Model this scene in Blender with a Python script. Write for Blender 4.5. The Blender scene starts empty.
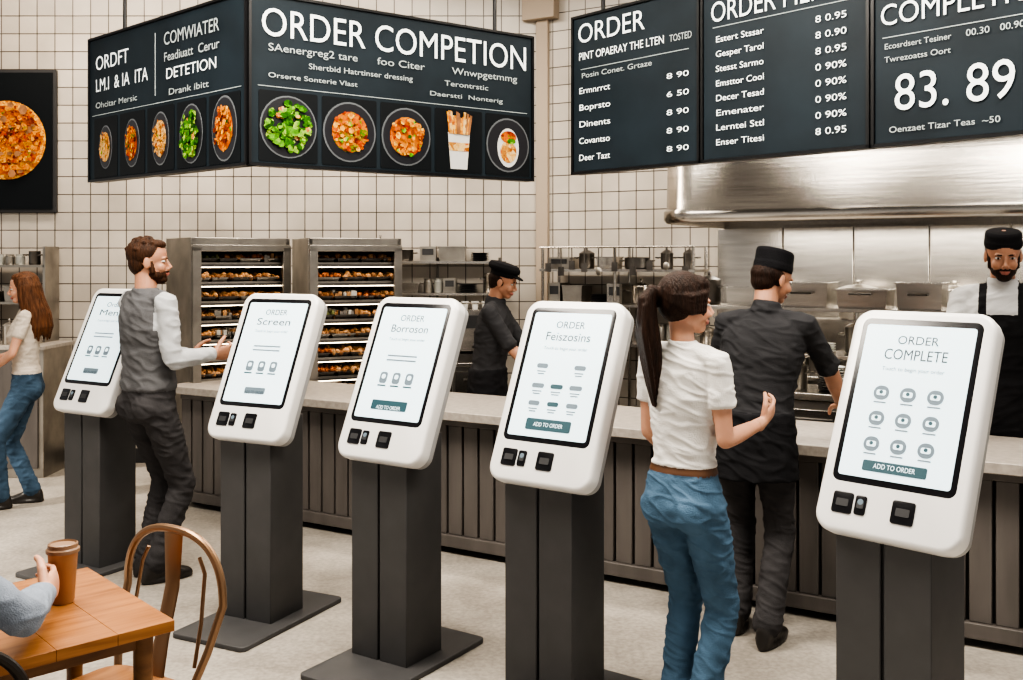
import bpy, bmesh, math, random
from mathutils import Vector, Matrix, noise
from mathutils.bvhtree import BVHTree
random.seed(7)
V=Vector
C=bpy.context
AL=math.radians(30.5); SA,CA=math.sin(AL),math.cos(AL)
ROOM=Matrix.Rotation(-AL,4,'Z')      # local x = along counter, y = away, z = up
CAMH=1.7
def at(px,d,z=0.0): return V(((px-511.5)*d/1000.0,d,z))
def uv(px,v,z=0.0):
    k=(px-511.5)/1000.0; d=v/(k*SA+CA); return d*(k*CA-SA)
# ------------------------------------------------------------ materials
def newmat(name):
    m=bpy.data.materials.new(name); m.use_nodes=True
    nt=m.node_tree; b=nt.nodes['Principled BSDF']; return m,nt,b
def pm(name,col,rough=.5,metal=0.0,var=0.0,vs=8.0,bump=0.0,bs=60.0,emit=0.0,stretch=None,spec=None,coat=0,sss=0):
    m,nt,b=newmat(name); c=(*col,1)
    b.inputs['Base Color'].default_value=c; b.inputs['Roughness'].default_value=rough; b.inputs['Metallic'].default_value=metal
    if spec is not None: b.inputs['Specular IOR Level'].default_value=spec
    if coat: b.inputs['Coat Weight'].default_value=coat
    if sss:
        b.inputs['Subsurface Weight'].default_value=sss; b.inputs['Subsurface Radius'].default_value=(.02,.008,.004); b.inputs['Subsurface Scale'].default_value=.5
    tc=nt.nodes.new('ShaderNodeTexCoord'); mp=nt.nodes.new('ShaderNodeMapping')
    nt.links.new(tc.outputs['Object'],mp.inputs[0])
    if stretch: mp.inputs['Scale'].default_value=stretch
    if var>0:
        n=nt.nodes.new('ShaderNodeTexNoise'); n.inputs['Scale'].default_value=vs; n.inputs['Detail'].default_value=6
        r=nt.nodes.new('ShaderNodeValToRGB'); r.color_ramp.elements[0].position=.3; r.color_ramp.elements[1].position=.7
        r.color_ramp.elements[0].color=(*[max(0,x*(1-var)) for x in col],1); r.color_ramp.elements[1].color=(*[min(1,x*(1+var)) for x in col],1)
        nt.links.new(mp.outputs[0],n.inputs['Vector']); nt.links.new(n.outputs['Fac'],r.inputs[0]); nt.links.new(r.outputs[0],b.inputs['Base Color'])
    if bump>0:
        n2=nt.nodes.new('ShaderNodeTexNoise'); n2.inputs['Scale'].default_value=bs; n2.inputs['Detail'].default_value=4
        bp=nt.nodes.new('ShaderNodeBump'); bp.inputs['Strength'].default_value=bump; bp.inputs['Distance'].default_value=.01
        nt.links.new(mp.outputs[0],n2.inputs['Vector']); nt.links.new(n2.outputs['Fac'],bp.inputs['Height']); nt.links.new(bp.outputs[0],b.inputs['Normal'])
    if emit>0:
        b.inputs['Emission Color'].default_value=c; b.inputs['Emission Strength'].default_value=emit
    return m
def foodmat(name,cols,scale=28,emit=.05):
    m,nt,b=newmat(name)
    tc=nt.nodes.new('ShaderNodeTexCoord'); vo=nt.nodes.new('ShaderNodeTexVoronoi'); vo.inputs['Scale'].default_value=scale
    nz=nt.nodes.new('ShaderNodeTexNoise'); nz.inputs['Scale'].default_value=scale*1.3; nz.inputs['Detail'].default_value=5
    mx=nt.nodes.new('ShaderNodeMath'); mx.operation='ADD'
    sp=nt.nodes.new('ShaderNodeSeparateColor')
    ml=nt.nodes.new('ShaderNodeMath'); ml.operation='MULTIPLY'; ml.inputs[1].default_value=.5
    r=nt.nodes.new('ShaderNodeValToRGB'); e=r.color_ramp.elements
    while len(e)<len(cols): e.new(.5)
    for i,c in enumerate(cols): e[i].position=.25+.5*i/(len(cols)-1); e[i].color=(*c,1)
    nt.links.new(tc.outputs['Object'],vo.inputs['Vector']); nt.links.new(tc.outputs['Object'],nz.inputs['Vector'])
    nt.links.new(vo.outputs['Color'],sp.inputs[0]); nt.links.new(sp.outputs[0],mx.inputs[0]); nt.links.new(nz.outputs['Fac'],mx.inputs[1])
    nt.links.new(mx.outputs[0],ml.inputs[0]); nt.links.new(ml.outputs[0],r.inputs[0]); nt.links.new(r.outputs[0],b.inputs['Base Color'])
    nt.links.new(r.outputs[0],b.inputs['Emission Color']); b.inputs['Emission Strength'].default_value=emit
    b.inputs['Roughness'].default_value=.7; b.inputs['Specular IOR Level'].default_value=.15
    return m
def tilemat(name,tw=.15,c1=(.57,.525,.465),c2=(.49,.452,.40),mort=(.075,.062,.052)):
    m,nt,b=newmat(name)
    tc=nt.nodes.new('ShaderNodeTexCoord'); s=nt.nodes.new('ShaderNodeSeparateXYZ'); cb=nt.nodes.new('ShaderNodeCombineXYZ')
    nt.links.new(tc.outputs['Object'],s.inputs[0]); nt.links.new(s.outputs[0],cb.inputs[0]); nt.links.new(s.outputs[2],cb.inputs[1])
    br=nt.nodes.new('ShaderNodeTexBrick'); br.offset=0; br.squash=1
    br.inputs['Scale'].default_value=1; br.inputs['Brick Width'].default_value=tw; br.inputs['Row Height'].default_value=tw
    br.inputs['Mortar Size'].default_value=.0045; br.inputs['Mortar Smooth'].default_value=.2
    br.inputs['Color1'].default_value=(*c1,1); br.inputs['Color2'].default_value=(*c2,1); br.inputs['Mortar'].default_value=(*mort,1)
    nt.links.new(cb.outputs[0],br.inputs['Vector'])
    nz=nt.nodes.new('ShaderNodeTexNoise'); nz.inputs['Scale'].default_value=1.6; nz.inputs['Detail'].default_value=7
    rr=nt.nodes.new('ShaderNodeValToRGB'); rr.color_ramp.elements[0].position=.3; rr.color_ramp.elements[1].position=.7; rr.color_ramp.elements[0].color=(.74,.72,.70,1); rr.color_ramp.elements[1].color=(1.06,1.05,1.04,1)
    mx=nt.nodes.new('ShaderNodeMixRGB'); mx.blend_type='MULTIPLY'; mx.inputs[0].default_value=1
    nt.links.new(tc.outputs['Object'],nz.inputs['Vector']); nt.links.new(nz.outputs['Fac'],rr.inputs[0]); nt.links.new(br.outputs['Color'],mx.inputs[1]); nt.links.new(rr.outputs[0],mx.inputs[2])
    nt.links.new(mx.outputs[0],b.inputs['Base Color'])
    bp=nt.nodes.new('ShaderNodeBump'); bp.inputs['Strength'].default_value=.5; bp.inputs['Distance'].default_value=.004; bp.invert=True
    nt.links.new(br.outputs['Fac'],bp.inputs['Height']); nt.links.new(bp.outputs[0],b.inputs['Normal'])
    b.inputs['Roughness'].default_value=.28
    return m
def floormat():
    m,nt,b=newmat('floor_concrete')
    tc=nt.nodes.new('ShaderNodeTexCoord'); n=nt.nodes.new('ShaderNodeTexNoise'); n.inputs['Scale'].default_value=1.7; n.inputs['Detail'].default_value=10; n.inputs['Roughness'].default_value=.75
    r=nt.nodes.new('ShaderNodeValToRGB'); r.color_ramp.elements[0].position=.36; r.color_ramp.elements[1].position=.62
    r.color_ramp.elements[0].color=(.25,.225,.195,1); r.color_ramp.elements[1].color=(.42,.385,.34,1)
    n2=nt.nodes.new('ShaderNodeTexNoise'); n2.inputs['Scale'].default_value=45; n2.inputs['Detail'].default_value=6
    r2=nt.nodes.new('ShaderNodeValToRGB'); r2.color_ramp.elements[0].position=.35; r2.color_ramp.elements[1].position=.65; r2.color_ramp.elements[0].color=(.78,.78,.78,1); r2.color_ramp.elements[1].color=(1.12,1.12,1.12,1)
    mx=nt.nodes.new('ShaderNodeMixRGB'); mx.blend_type='MULTIPLY'; mx.inputs[0].default_value=.9
    nt.links.new(tc.outputs['Object'],n.inputs['Vector']); nt.links.new(n.outputs['Fac'],r.inputs[0]); nt.links.new(tc.outputs['Object'],n2.inputs['Vector'])
    nt.links.new(n2.outputs['Fac'],r2.inputs[0]); nt.links.new(r.outputs[0],mx.inputs[1]); nt.links.new(r2.outputs[0],mx.inputs[2])
    nt.links.new(mx.outputs[0],b.inputs['Base Color'])
    b.inputs['Roughness'].default_value=.33
    return m
def woodmat(name,c1,c2,axis_scale=(1.5,14,14)):
    m,nt,b=newmat(name)
    tc=nt.nodes.new('ShaderNodeTexCoord'); mp=nt.nodes.new('ShaderNodeMapping'); mp.inputs['Scale'].default_value=axis_scale
    n=nt.nodes.new('ShaderNodeTexNoise'); n.inputs['Scale'].default_value=2.5; n.inputs['Detail'].default_value=8; n.inputs['Distortion'].default_value=.6
    r=nt.nodes.new('ShaderNodeValToRGB'); r.color_ramp.elements[0].position=.3; r.color_ramp.elements[1].position=.72
    r.color_ramp.elements[0].color=(*c1,1); r.color_ramp.elements[1].color=(*c2,1)
    nt.links.new(tc.outputs['Object'],mp.inputs[0]); nt.links.new(mp.outputs[0],n.inputs['Vector']); nt.links.new(n.outputs['Fac'],r.inputs[0]); nt.links.new(r.outputs[0],b.inputs['Base Color'])
    b.inputs['Roughness'].default_value=.45; b.inputs['Specular IOR Level'].default_value=.3
    return m
M={}
M['white']=pm('white_plastic',(.72,.71,.695),.32,coat=.2)
M['lgrey']=pm('light_grey_plastic',(.33,.33,.33),.4)
M['black']=pm('black_gloss',(.010,.010,.012),.2)
M['blackm']=pm('black_matte',(.03,.03,.032),.55)
M['screen']=pm('screen_glass',(.66,.80,.87),.25,emit=.55)
M['ui']=pm('ui_dark',(.015,.035,.05),.5)
M['uig']=pm('ui_grey',(.13,.18,.22),.5)
M['uib']=pm('ui_button',(.025,.075,.095),.4)
M['post']=pm('post_grey',(.054,.053,.054),.5,var=.1)
M['steel']=pm('steel',(.52,.49,.45),.27,1.0,var=.12,vs=3,stretch=(1,1,12))
M['steel2']=pm('steel_dull',(.38,.355,.32),.36,.95,var=.25,vs=5)
M['steeld']=pm('steel_dark',(.13,.12,.11),.36,.85,var=.3)
M['hood']=pm('hood_steel',(.48,.45,.41),.24,1.0,var=.12,vs=2,stretch=(.5,.5,10),bump=.08,bs=5)
M['tile']=tilemat('wall_tile')
M['floor']=floormat()
M['ceil']=pm('ceiling_paint',(.16,.15,.14),.8)
M['beige']=pm('beige_trim',(.38,.31,.24),.6)
M['plank']=pm('counter_plank',(.098,.087,.080),.45,var=.2,vs=3,stretch=(3,3,.6))
M['gap']=pm('counter_gap',(.02,.018,.017),.7)
M['slab']=pm('counter_top',(.34,.305,.27),.33,var=.18,vs=30)
M['board']=pm('board_face',(.013,.021,.028),.5,var=.25,vs=3,spec=.25)
M['boardf']=pm('board_frame',(.006,.006,.007),.35)
M['tx']=pm('board_text',(.82,.86,.85),.5,emit=.45)
M['txd']=pm('board_text_dim',(.42,.47,.47),.5,emit=.10)
M['cell']=pm('board_cell',(.007,.009,.011),.45,spec=.2)
M['plate']=pm('plate_dark',(.018,.018,.022),.3)
M['platew']=pm('plate_white',(.60,.60,.58),.3)
M['rim']=pm('plate_rim',(.12,.13,.14),.3)
M['salad']=foodmat('food_salad',[(.008,.04,.003),(.03,.14,.006),(.11,.30,.015),(.32,.46,.07)],40)
M['pasta']=foodmat('food_pasta',[(.14,.012,.002),(.42,.06,.006),(.55,.17,.015),(.08,.17,.012)],40)
M['pizza']=foodmat('food_pizza',[(.12,.012,.002),(.46,.10,.008),(.66,.28,.03),(.30,.02,.005)],26)
M['cream']=foodmat('food_cream',[(.30,.09,.015),(.55,.28,.06),(.66,.48,.22),(.42,.10,.02)],40)
M['fries']=foodmat('food_fries',[(.36,.09,.01),(.62,.25,.03),(.74,.45,.10)],60)
M['bread']=pm('bread',(.50,.27,.12),.6,var=.5,vs=14,bump=.3)
M['bread2']=pm('pastry_dark',(.26,.115,.045),.5,var=.5,vs=14,bump=.3)
M['greens']=pm('salad_box',(.18,.20,.08),.5,var=.6,vs=30)
M['sauce']=pm('sauce_box',(.42,.13,.04),.5,var=.5,vs=30)
M['ovenin']=pm('oven_interior',(.09,.075,.06),.5)
M['warm']=pm('warm_lamp',(1,.82,.58),.5,emit=7)
M['wood']=woodmat('table_wood',(.20,.075,.020),(.36,.155,.050))
M['woodd']=woodmat('wood_dark',(.12,.052,.02),(.20,.095,.036))
M['brass']=pm('chair_brass',(.28,.17,.10),.34,.75)
M['seat']=woodmat('seat_wood',(.22,.09,.03),(.32,.15,.055))
M['dmetal']=pm('dark_metal',(.04,.034,.03),.35,.7)
M['cup']=pm('paper_cup',(.36,.19,.09),.55,var=.1)
M['lid']=pm('cup_lid',(.24,.14,.08),.4)
M['glass']=pm('jar_glass',(.40,.40,.37),.12,.3)
skin=lambda n,c: pm(n,c,.50,var=.10,vs=12,sss=.15,bump=.12,bs=220)
SK={'a':skin('skin_light',(.55,.29,.19)),'b':skin('skin_tan',(.42,.21,.13))}
def hair(n,c): return pm(n,c,.55,var=.5,vs=26,stretch=(3,3,.5),bump=.6,bs=60,spec=.22)
HR={'brown':hair('hair_brown',(.045,.019,.009)),'dark':hair('hair_dark',(.022,.010,.006)),'mid':hair('hair_mid',(.095,.038,.016))}
def cloth(n,c,var=.12,bump=.35): return pm(n,c,.88,var=var,vs=10,bump=bump,bs=240,spec=.15)
CL={'tee':cloth('white_tee',(.68,.66,.63),.05),'jean':pm('denim',(.085,.150,.225),.88,var=.28,vs=7,bump=.5,bs=260,spec=.12),'jean2':cloth('denim_dark',(.05,.085,.13),.3),
'belt':pm('brown_belt',(.10,.045,.02),.5),'vest':cloth('grey_vest',(.105,.105,.11)),'shirtg':cloth('pale_shirt',(.42,.43,.44),.05),
'trouser':cloth('dark_trousers',(.048,.046,.048)),'chef':cloth('chef_dark',(.036,.036,.039)),'apron':cloth('black_apron',(.016,.016,.018)),
'shoe':pm('black_shoe',(.02,.017,.015),.4),'cap':cloth('black_cap',(.012,.012,.014)),'blouse':cloth('cream_blouse',(.54,.48,.41)),
'sweater':cloth('grey_sweater',(.21,.24,.29)),'eyew':pm('eye_white',(.55,.54,.52),.2),'iris':pm('eye_iris',(.03,.015,.01),.15),
'lip':pm('lips',(.36,.12,.09),.4),'sneaker':pm('sneaker',(.6,.58,.55),.6),'chefshirt':cloth('chef_light',(.58,.58,.58),.05)}
# ------------------------------------------------------------ mesh builder
class MB:
    def __init__(s): s.v=[];s.f=[];s.m=[];s.mats=[];s.M=Matrix()
    def mi(s,mat):
        if mat not in s.mats: s.mats.append(mat)
        return s.mats.index(mat)
    def add(s,vs,fs,mat):
        o=len(s.v); s.v+=[s.M@V(v) for v in vs]; s.f+=[tuple(i+o for i in f) for f in fs]; k=s.mi(mat); s.m+=[k]*len(fs)
    def box(s,c,sz,mat,R=None):
        x,y,z=sz[0]/2,sz[1]/2,sz[2]/2; vs=[V((a*x,b*y,d*z)) for a in(-1,1) for b in(-1,1) for d in(-1,1)]
        if R is not None: vs=[R@v for v in vs]
        s.add([V(c)+v for v in vs],[(0,1,3,2),(4,6,7,5),(0,4,5,1),(2,3,7,6),(0,2,6,4),(1,5,7,3)],mat)
    def rings(s,rs,mat,closed=False,cap=True):
        n=len(rs[0]); vs=[p for r in rs for p in r]; fs=[]
        m=len(rs)
        for i in range(m if closed else m-1):
            a=i*n; b=((i+1)%m)*n
            for j in range(n): fs.append((a+j,a+(j+1)%n,b+(j+1)%n,b+j))
        if cap and not closed: fs.append(tuple(range(n-1,-1,-1))); fs.append(tuple((m-1)*n+j for j in range(n)))
        s.add(vs,fs,mat)
    def tube(s,pts,rad,mat,seg=12,closed=False,flat=None,rb=None):
        pts=[V(p) for p in pts]; n=len(pts)
        if not hasattr(rad,'__len__'): rad=[rad]*n
        if rb is None: rb=rad
        T=[]
        for i in range(n):
            a=pts[(i-1)%n] if closed or i>0 else pts[i]; b=pts[(i+1)%n] if closed or i<n-1 else pts[i]
            T.append((b-a).normalized())
        u=flat if flat is not None else (V((0,0,1)) if abs(T[0].z)<.9 else V((1,0,0)))
        u=V(u); rs=[]
        for i in range(n):
            u=(u-T[i]*u.dot(T[i])).normalized(); w=T[i].cross(u)
            rs.append([pts[i]+u*(rad[i]*math.cos(2*math.pi*j/seg))+w*(rb[i]*math.sin(2*math.pi*j/seg)) for j in range(seg)])
        s.rings(rs,mat,closed)
    def cyl(s,p0,p1,r0,mat,r1=None,seg=20): s.tube([p0,p1],[r0,r0 if r1 is None else r1],mat,seg)
    def ell(s,c,r,mat,seg=20,rg=12,R=None):
        vs=[];c=V(c)
        def tr(v):
            return c+(R@v if R is not None else v)
        vs.append(tr(V((0,0,r[2]))))
        for i in range(1,rg):
            t=math.pi*i/rg
            for j in range(seg):
                a=2*math.pi*j/seg; vs.append(tr(V((r[0]*math.sin(t)*math.cos(a),r[1]*math.sin(t)*math.sin(a),r[2]*math.cos(t)))))
        vs.append(tr(V((0,0,-r[2])))); fs=[]
        for j in range(seg): fs.append((0,1+j,1+(j+1)%seg))
        for i in range(rg-2):
            for j in range(seg):
                a=1+i*seg; b=a+seg; fs.append((a+j,b+j,b+(j+1)%seg,a+(j+1)%seg))
        a=1+(rg-2)*seg
        for j in range(seg): fs.append((a+j,len(vs)-1,a+(j+1)%seg))
        s.add(vs,fs,mat)
    def lathe(s,c,prof,mat,seg=24):
        c=V(c); s.rings([[c+V((r*math.cos(2*math.pi*j/seg),r*math.sin(2*math.pi*j/seg),z)) for j in range(seg)] for r,z in prof],mat)
    def rrect(s,c,w,h,r,t,mat,bev=0.0,k=7):
        def ring(ins,y):
            o=[];W,H,R=w/2-ins,h/2-ins,max(r-ins,.0005)
            for cx,cz,a0 in ((W-R,H-R,0),(-W+R,H-R,90),(-W+R,-H+R,180),(W-R,-H+R,270)):
                for i in range(k+1):
                    a=math.radians(a0+90*i/k); o.append(V(c)+V((cx+R*math.cos(a),y,cz+R*math.sin(a))))
            return o
        rs=[]
        if bev>0:
            for i in range(5):
                a=math.pi/2*i/4; rs.append(ring(bev*(1-math.sin(a)),-t/2+bev*(1-math.cos(a))))
            for i in range(5):
                a=math.pi/2*(1-i/4); rs.append(ring(bev*(1-math.sin(a)),t/2-bev*(1-math.cos(a))))
        else: rs=[ring(0,-t/2),ring(0,t/2)]
        s.rings(rs,mat)
    def disc(s,c,r,mat,seg=28,rz=None,t=.003):
        rz=rz or r; c=V(c)
        s.rings([[c+V((r*math.cos(2*math.pi*j/seg),y,rz*math.sin(2*math.pi*j/seg))) for j in range(seg)] for y in(-t/2,t/2)],mat)
    def obj(s,name,parent=None,mw=None,bevel=0,smooth=35):
        me=bpy.data.meshes.new(name); me.from_pydata([tuple(v) for v in s.v],[],s.f)
        for m in s.mats: me.materials.append(m)
        me.polygons.foreach_set('material_index',s.m)
        bm=bmesh.new(); bm.from_mesh(me); bmesh.ops.recalc_face_normals(bm,faces=bm.faces); bm.to_mesh(me); bm.free()
        me.polygons.foreach_set('use_smooth',[True]*len(me.polygons)); me.set_sharp_from_angle(angle=math.radians(smooth))
        o=bpy.data.objects.new(name,me); C.collection.objects.link(o)
        if parent: o.parent=parent
        if mw is not None: o.matrix_basis=mw
        if bevel:
            b=o.modifiers.new('bevel','BEVEL'); b.width=bevel; b.segments=2; b.limit_method='ANGLE'; b.angle_limit=math.radians(40)
        return o
def empty(name,mw=Matrix.Identity(4)):
    e=bpy.data.objects.new(name,None); e.empty_display_size=.1; C.collection.objects.link(e); e.matrix_basis=mw; return e
FITS=[]
def text(body,size,loc,mat,parent,base=Matrix(),width=None,align='LEFT',bold=0):
    cu=bpy.data.curves.new('lettering','FONT'); cu.body=body; cu.size=size; cu.align_x=align; cu.offset=bold; cu.resolution_u=4
    cu.materials.append(mat); o=bpy.data.objects.new('lettering',cu); C.collection.objects.link(o); o.parent=parent
    o.matrix_basis=base@Matrix.Translation(loc)@Matrix.Rotation(math.pi/2,4,'X')
    if width: FITS.append((o,width))
    return o
# ------------------------------------------------------------ room shell
mb=MB(); mb.box((0,4.5,-.05),(16,15,.1),M['floor']); mb.obj('floor')
mb=MB(); mb.box((0,5.2,4.35),(16,12.4,.1),M['ceil']); mb.obj('ceiling')
YB=8.4; XC=.215; UC=XC*CA-YB*SA; VC=XC*SA+YB*CA
mb=MB(); mb.box((-3.6,.06,2.15),(7.6+.03,.12,4.3),M['tile']); mb.obj('wall_back_left',mw=Matrix.Translation((XC,YB,0)))
mb=MB(); mb.box((3.3,.06,2.15),(6.6,.12,4.3),M['tile']); mb.obj('wall_back_right',mw=ROOM@Matrix.Translation((UC,VC,0)))
mb=MB(); mb.box((.045,-.02,2.15),(.11,.04,4.3),M['beige']); mb.box((.04,-.05,3.95),(.3,.1,.5),M['beige']); mb.obj('trim_1',mw=ROOM@Matrix.Translation((UC+.02,VC,0)),bevel=.005)
mb=MB(); mb.box((-3.9,-.01,.06),(6.8,.02,.12),M['blackm']); mb.obj('baseboard_back',mw=Matrix.Translation((XC,YB,0)),bevel=.004)
# ------------------------------------------------------------ service counter
mb=MB(); u0,u1=-5.5,1.3; vf=4.80
mb.box(((u0+u1)/2,vf+.32,.45),(u1-u0-.04,.52,.70),M['gap'])
mb.box(((u0+u1)/2,vf+.36,.05),(u1-u0-.10,.46,.10),M['gap'])
n=int((u1-u0)/.105)
for i in range(n):
    w=(u1-u0)/n; x=u0+w*(i+.5)
    mb.box((x,vf+.03,.425),(w-.014,.03,.63),M['plank'])
for i in range(5): mb.box((u0+.0,vf+.1+.1*i,.425),(.03,.09,.63),M['plank'])
mb.box(((u0+u1)/2,vf+.035,.765),(u1-u0,.05,.05),M['plank']); mb.box(((u0+u1)/2,vf+.02,.075),(u1-u0,.05,.07),M['plank'])
mb.box(((u0+u1)/2,vf+.26,.815),(u1-u0+.08,.72,.05),M['slab'])
mb.obj('service_counter',mw=ROOM,bevel=.004)
# ------------------------------------------------------------ kiosks
def kiosk(px,d,yaw,title,style):
    e=empty('self_order_kiosk',Matrix.Translation(at(px,d))@Matrix.Rotation(-math.radians(yaw),4,'Z'))
    mb=MB(); mb.rrect((0,0,0),.42,.74,.03,.022,M['post'],.004)
    for i in range(len(mb.v)): v=mb.v[i]; mb.v[i]=V((v.x,v.z-.02,v.y+.011))
    mb.obj('base_plate',e)
    mb=MB(); PX,PY=-.022,.012
    mb.box((PX-.0775,PY,.49),(.145,.24,.94),M['post']); mb.box((PX+.0775,PY,.49),(.145,.24,.94),M['post'])
    mb.box((PX,PY+.005,.49),(.02,.225,.93),M['blackm'])
    mb.box((PX,.085,1.02),(.2,.09,.16),M['blackm'])
    mb.obj('post',e,bevel=.004)
    H=Matrix.Translation((0,.02,1.190))@Matrix.Rotation(-math.radians(24),4,'X')
    mb=MB(); mb.M=H
    mb.rrect((0,.0,0),.455,.735,.062,.07,M['white'],.016,k=9)
    mb.rrect((0,.043,0),.442,.722,.054,.05,M['lgrey'],.014,k=9)
    mb.rrect((0,-.0325,.062),.385,.545,.026,.006,M['black'],.002)
    mb.rrect((0,-.0365,.062),.348,.502,.010,.002,M['screen'])
    for x,w,h in ((-.14,.066,.066),(-.082,.036,.060),(.02 if style!=9 else .05,.070,.070)):
        mb.rrect((x,-.034,-.275),w,h,.008,.010,M['black'],.002)
        mb.rrect((x,-.0395,-.275),w*.6,h*.35,.004,.002,M['blackm'])
    mb.disc((-.082,-.040,-.265),.009,M['uig'],t=.002)
    y=-.038
    ic=[]
    if style==9:
        for r in range(3):
            for c in range(3): ic.append(((c-1)*.085,.085-r*.083))
        for x,z in ic:
            mb.rrect((x,y,z),.050,.046,.022,.001,M['uig']); mb.rrect((x,y-.001,z),.030,.018,.006,.001,M['screen']); mb.disc((x,y-.002,z+.002),.006,M['uib'],t=.001)
            mb.rrect((x,y,z-.031),.04,.004,.002,.001,M['uig'])
        mb.rrect((0,y,-.15),.20,.034,.006,.001,M['uib'])
    elif style==3:
        for z,w in ((.08,.05),(-.0,.055),(-.07,.05)):
            for c in (-1,0,1):
                if z==.08 and c==0: continue
                mb.rrect((c*.085,y,z+.012),w,.018,.008,.001,M['uig'] if c else M['uib']); mb.rrect((c*.085,y,z-.01),w*.8,.004,.002,.001,M['uig']); mb.rrect((c*.085,y,z-.02),w*.6,.004,.002,.001,M['uig'])
        mb.rrect((0,y,-.14),.20,.045,.008,.001,M['uib'])
    else:
        for z in (.09,.07): mb.rrect((0,y,z),.16,.006,.002,.001,M['uig'])
        for c in (-1,0,1):
            mb.rrect((c*.07,y,-.01),.04,.05,.012,.001,M['uig']); mb.rrect((c*.07,y-.001,-.005),.02,.02,.008,.001,M['screen']); mb.rrect((c*.07,y,-.045),.045,.006,.002,.001,M['uib'])
        mb.rrect((0,y,-.13),.19 if style==2 else .12,.042 if style==2 else .03,.006,.001,M['uib'] if style==2 else M['uig'])
    mb.obj('head',e)
    t0,t1=title
    text(t0,.040,(0,y,.250),M['ui'],e,H,align='CENTER',width=.13)
    text(t1,.050,(0,y,.198),M['ui'],e,H,align='CENTER',width=.20)
    text('ADD TO ORDER',.022,(0,y-.001,-.156 if style==9 else -.147),M['screen'] if style!=1 else M['ui'],e,H,align='CENTER',width=.11 if style==1 else .13)
    text('Touch to begin your order',.018,(0,y,.160),M['uig'],e,H,align='CENTER')
    return e
kiosk(101,5.60,30,('Order','Menu'),1)
kiosk(264,4.76,26,('ORDER','Screen'),1)
kiosk(399,4.27,33,('ORDER','Borroson'),2)
kiosk(558,3.82,35,('ORDER','Feiszosins'),3)
kiosk(905,3.07,46,('ORDER','COMPLETE'),9)
# ------------------------------------------------------------ menu boards
ZB,ZT=2.175,3.05
def panelM(A,B):
    A=V((*A,0));B=V((*B,0)); x=(B-A).normalized(); z=V((0,0,1)); y=z.cross(x)
    m=Matrix((( x.x,y.x,0,A.x),(x.y,y.y,0,A.y),(0,0,1,ZB),(0,0,0,1))); return m,(B-A).length
def framebox(mb,W,H,t=.06):
    mb.box((W/2,t/2+.004,H/2),(W,t,H),M['boardf']); mb.box((W/2,.0,H/2),(W-.03,.01,H-.03),M['board'])
    for a,b,c,d in ((W/2,0.006,W,.014),(W/2,H-.007,W,.014)): mb.box((a,-.006,b),(c,.016,.014),M['boardf'])
    for a in (.007,W-.007): mb.box((a,-.006,H/2),(.014,.016,H),M['boardf'])
def dish(mb,x,z,r,kind,y=-.008,oval=1.0):
    if kind=='salad':
        mb.disc((x,y,z),r*oval,M['rim'],rz=r); mb.disc((x,y-.001,z),r*.95*oval,M['plate'],rz=r*.95); y-=.002
        for i in range(130):
            a=random.random()*6.28; q=r*.76*math.sqrt(random.random()); rr=r*random.uniform(.07,.16)
            mb.disc((x+q*math.cos(a)*oval,y-.00015*i,z+q*math.sin(a)),rr*oval,M['salad'] if i%13 else M['cream'],seg=random.choice([5,6,7]),t=.0008,rz=rr*random.uniform(.6,1.1))
    elif kind=='cup':
        s=.80*oval
        def q4(a,b,c,d,mat,yy=y,e=.001): mb.rings([[V((a[0],k,a[1])),V((b[0],k,b[1])),V((c[0],k,c[1])),V((d[0],k,d[1]))] for k in(yy-e,yy+e)],mat)
        q4((x-r*.45*s,z-r),(x+r*.45*s,z-r),(x+r*.6*s,z+r*.3),(x-r*.6*s,z+r*.3),M['platew'])
        q4((x-r*.52*s,z-r*.35),(x+r*.52*s,z-r*.35),(x+r*.55*s,z-r*.05),(x-r*.55*s,z-r*.05),M['cream'],y-.002)
        for i in range(16):
            a=(i/15-.5); t=z+r*(.75+.35*random.random()); q4((x+a*r*s-.007,z+r*.25),(x+a*r*s+.007,z+r*.25),(x+a*r*1.25*s+.009,t),(x+a*r*1.25*s-.006,t+.004),random.choice([M['fries'],M['bread2'],M['cream']]),y-.003-.0003*i)
    elif kind=='glassf':
        mb.disc((x,y,z),r*oval,M['rim'],rz=r); mb.disc((x,y-.001,z),r*.94*oval,M['plate'],rz=r*.94); mb.disc((x,y-.003,z-.1*r),r*.50*oval,M['platew'],rz=r*.72); mb.disc((x,y-.005,z-.25*r),r*.38*oval,M['cream'],rz=r*.4); mb.disc((x,y-.006,z+.3*r),r*.36*oval,M['pasta'],rz=r*.22); mb.disc((x+.02,y-.007,z+.15*r),r*.2*oval,M['salad'],rz=r*.1)
    else:
        mb.disc((x,y,z),r*oval,M['rim'],rz=r); mb.disc((x,y-.0015,z),r*.94*oval,M['plate'],rz=r*.94)
        mb.disc((x,y-.003,z),r*.68*oval,M[kind],rz=r*.68,seg=17)
        for i in range(90):
            a=random.random()*6.28; q=r*.66*math.sqrt(random.random()); rr=r*random.uniform(.05,.11); mb.disc((x+q*math.cos(a)*oval,y-.0045-.00015*i,z+q*math.sin(a)),rr*oval,M[random.choice([kind,kind,kind,'fries','salad' if i%4==0 else 'fries'])],seg=random.choice([5,6]),t=.0008,rz=rr*random.uniform(.6,1.2))
corner=(-1.3175,5.0); rEnd=(.13,6.05); lEnd=(-2.585,6.13)
sign=empty('hanging_menu_sign')
m1,W1=panelM(corner,rEnd); m2,W2=panelM(lEnd,corner); HH=ZT-ZB
mb=MB(); mb.M=m1; framebox(mb,W1,HH)
kinds=['salad','pasta','pizza','cup','glassf']
cw=(W1-.06)/5
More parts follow.
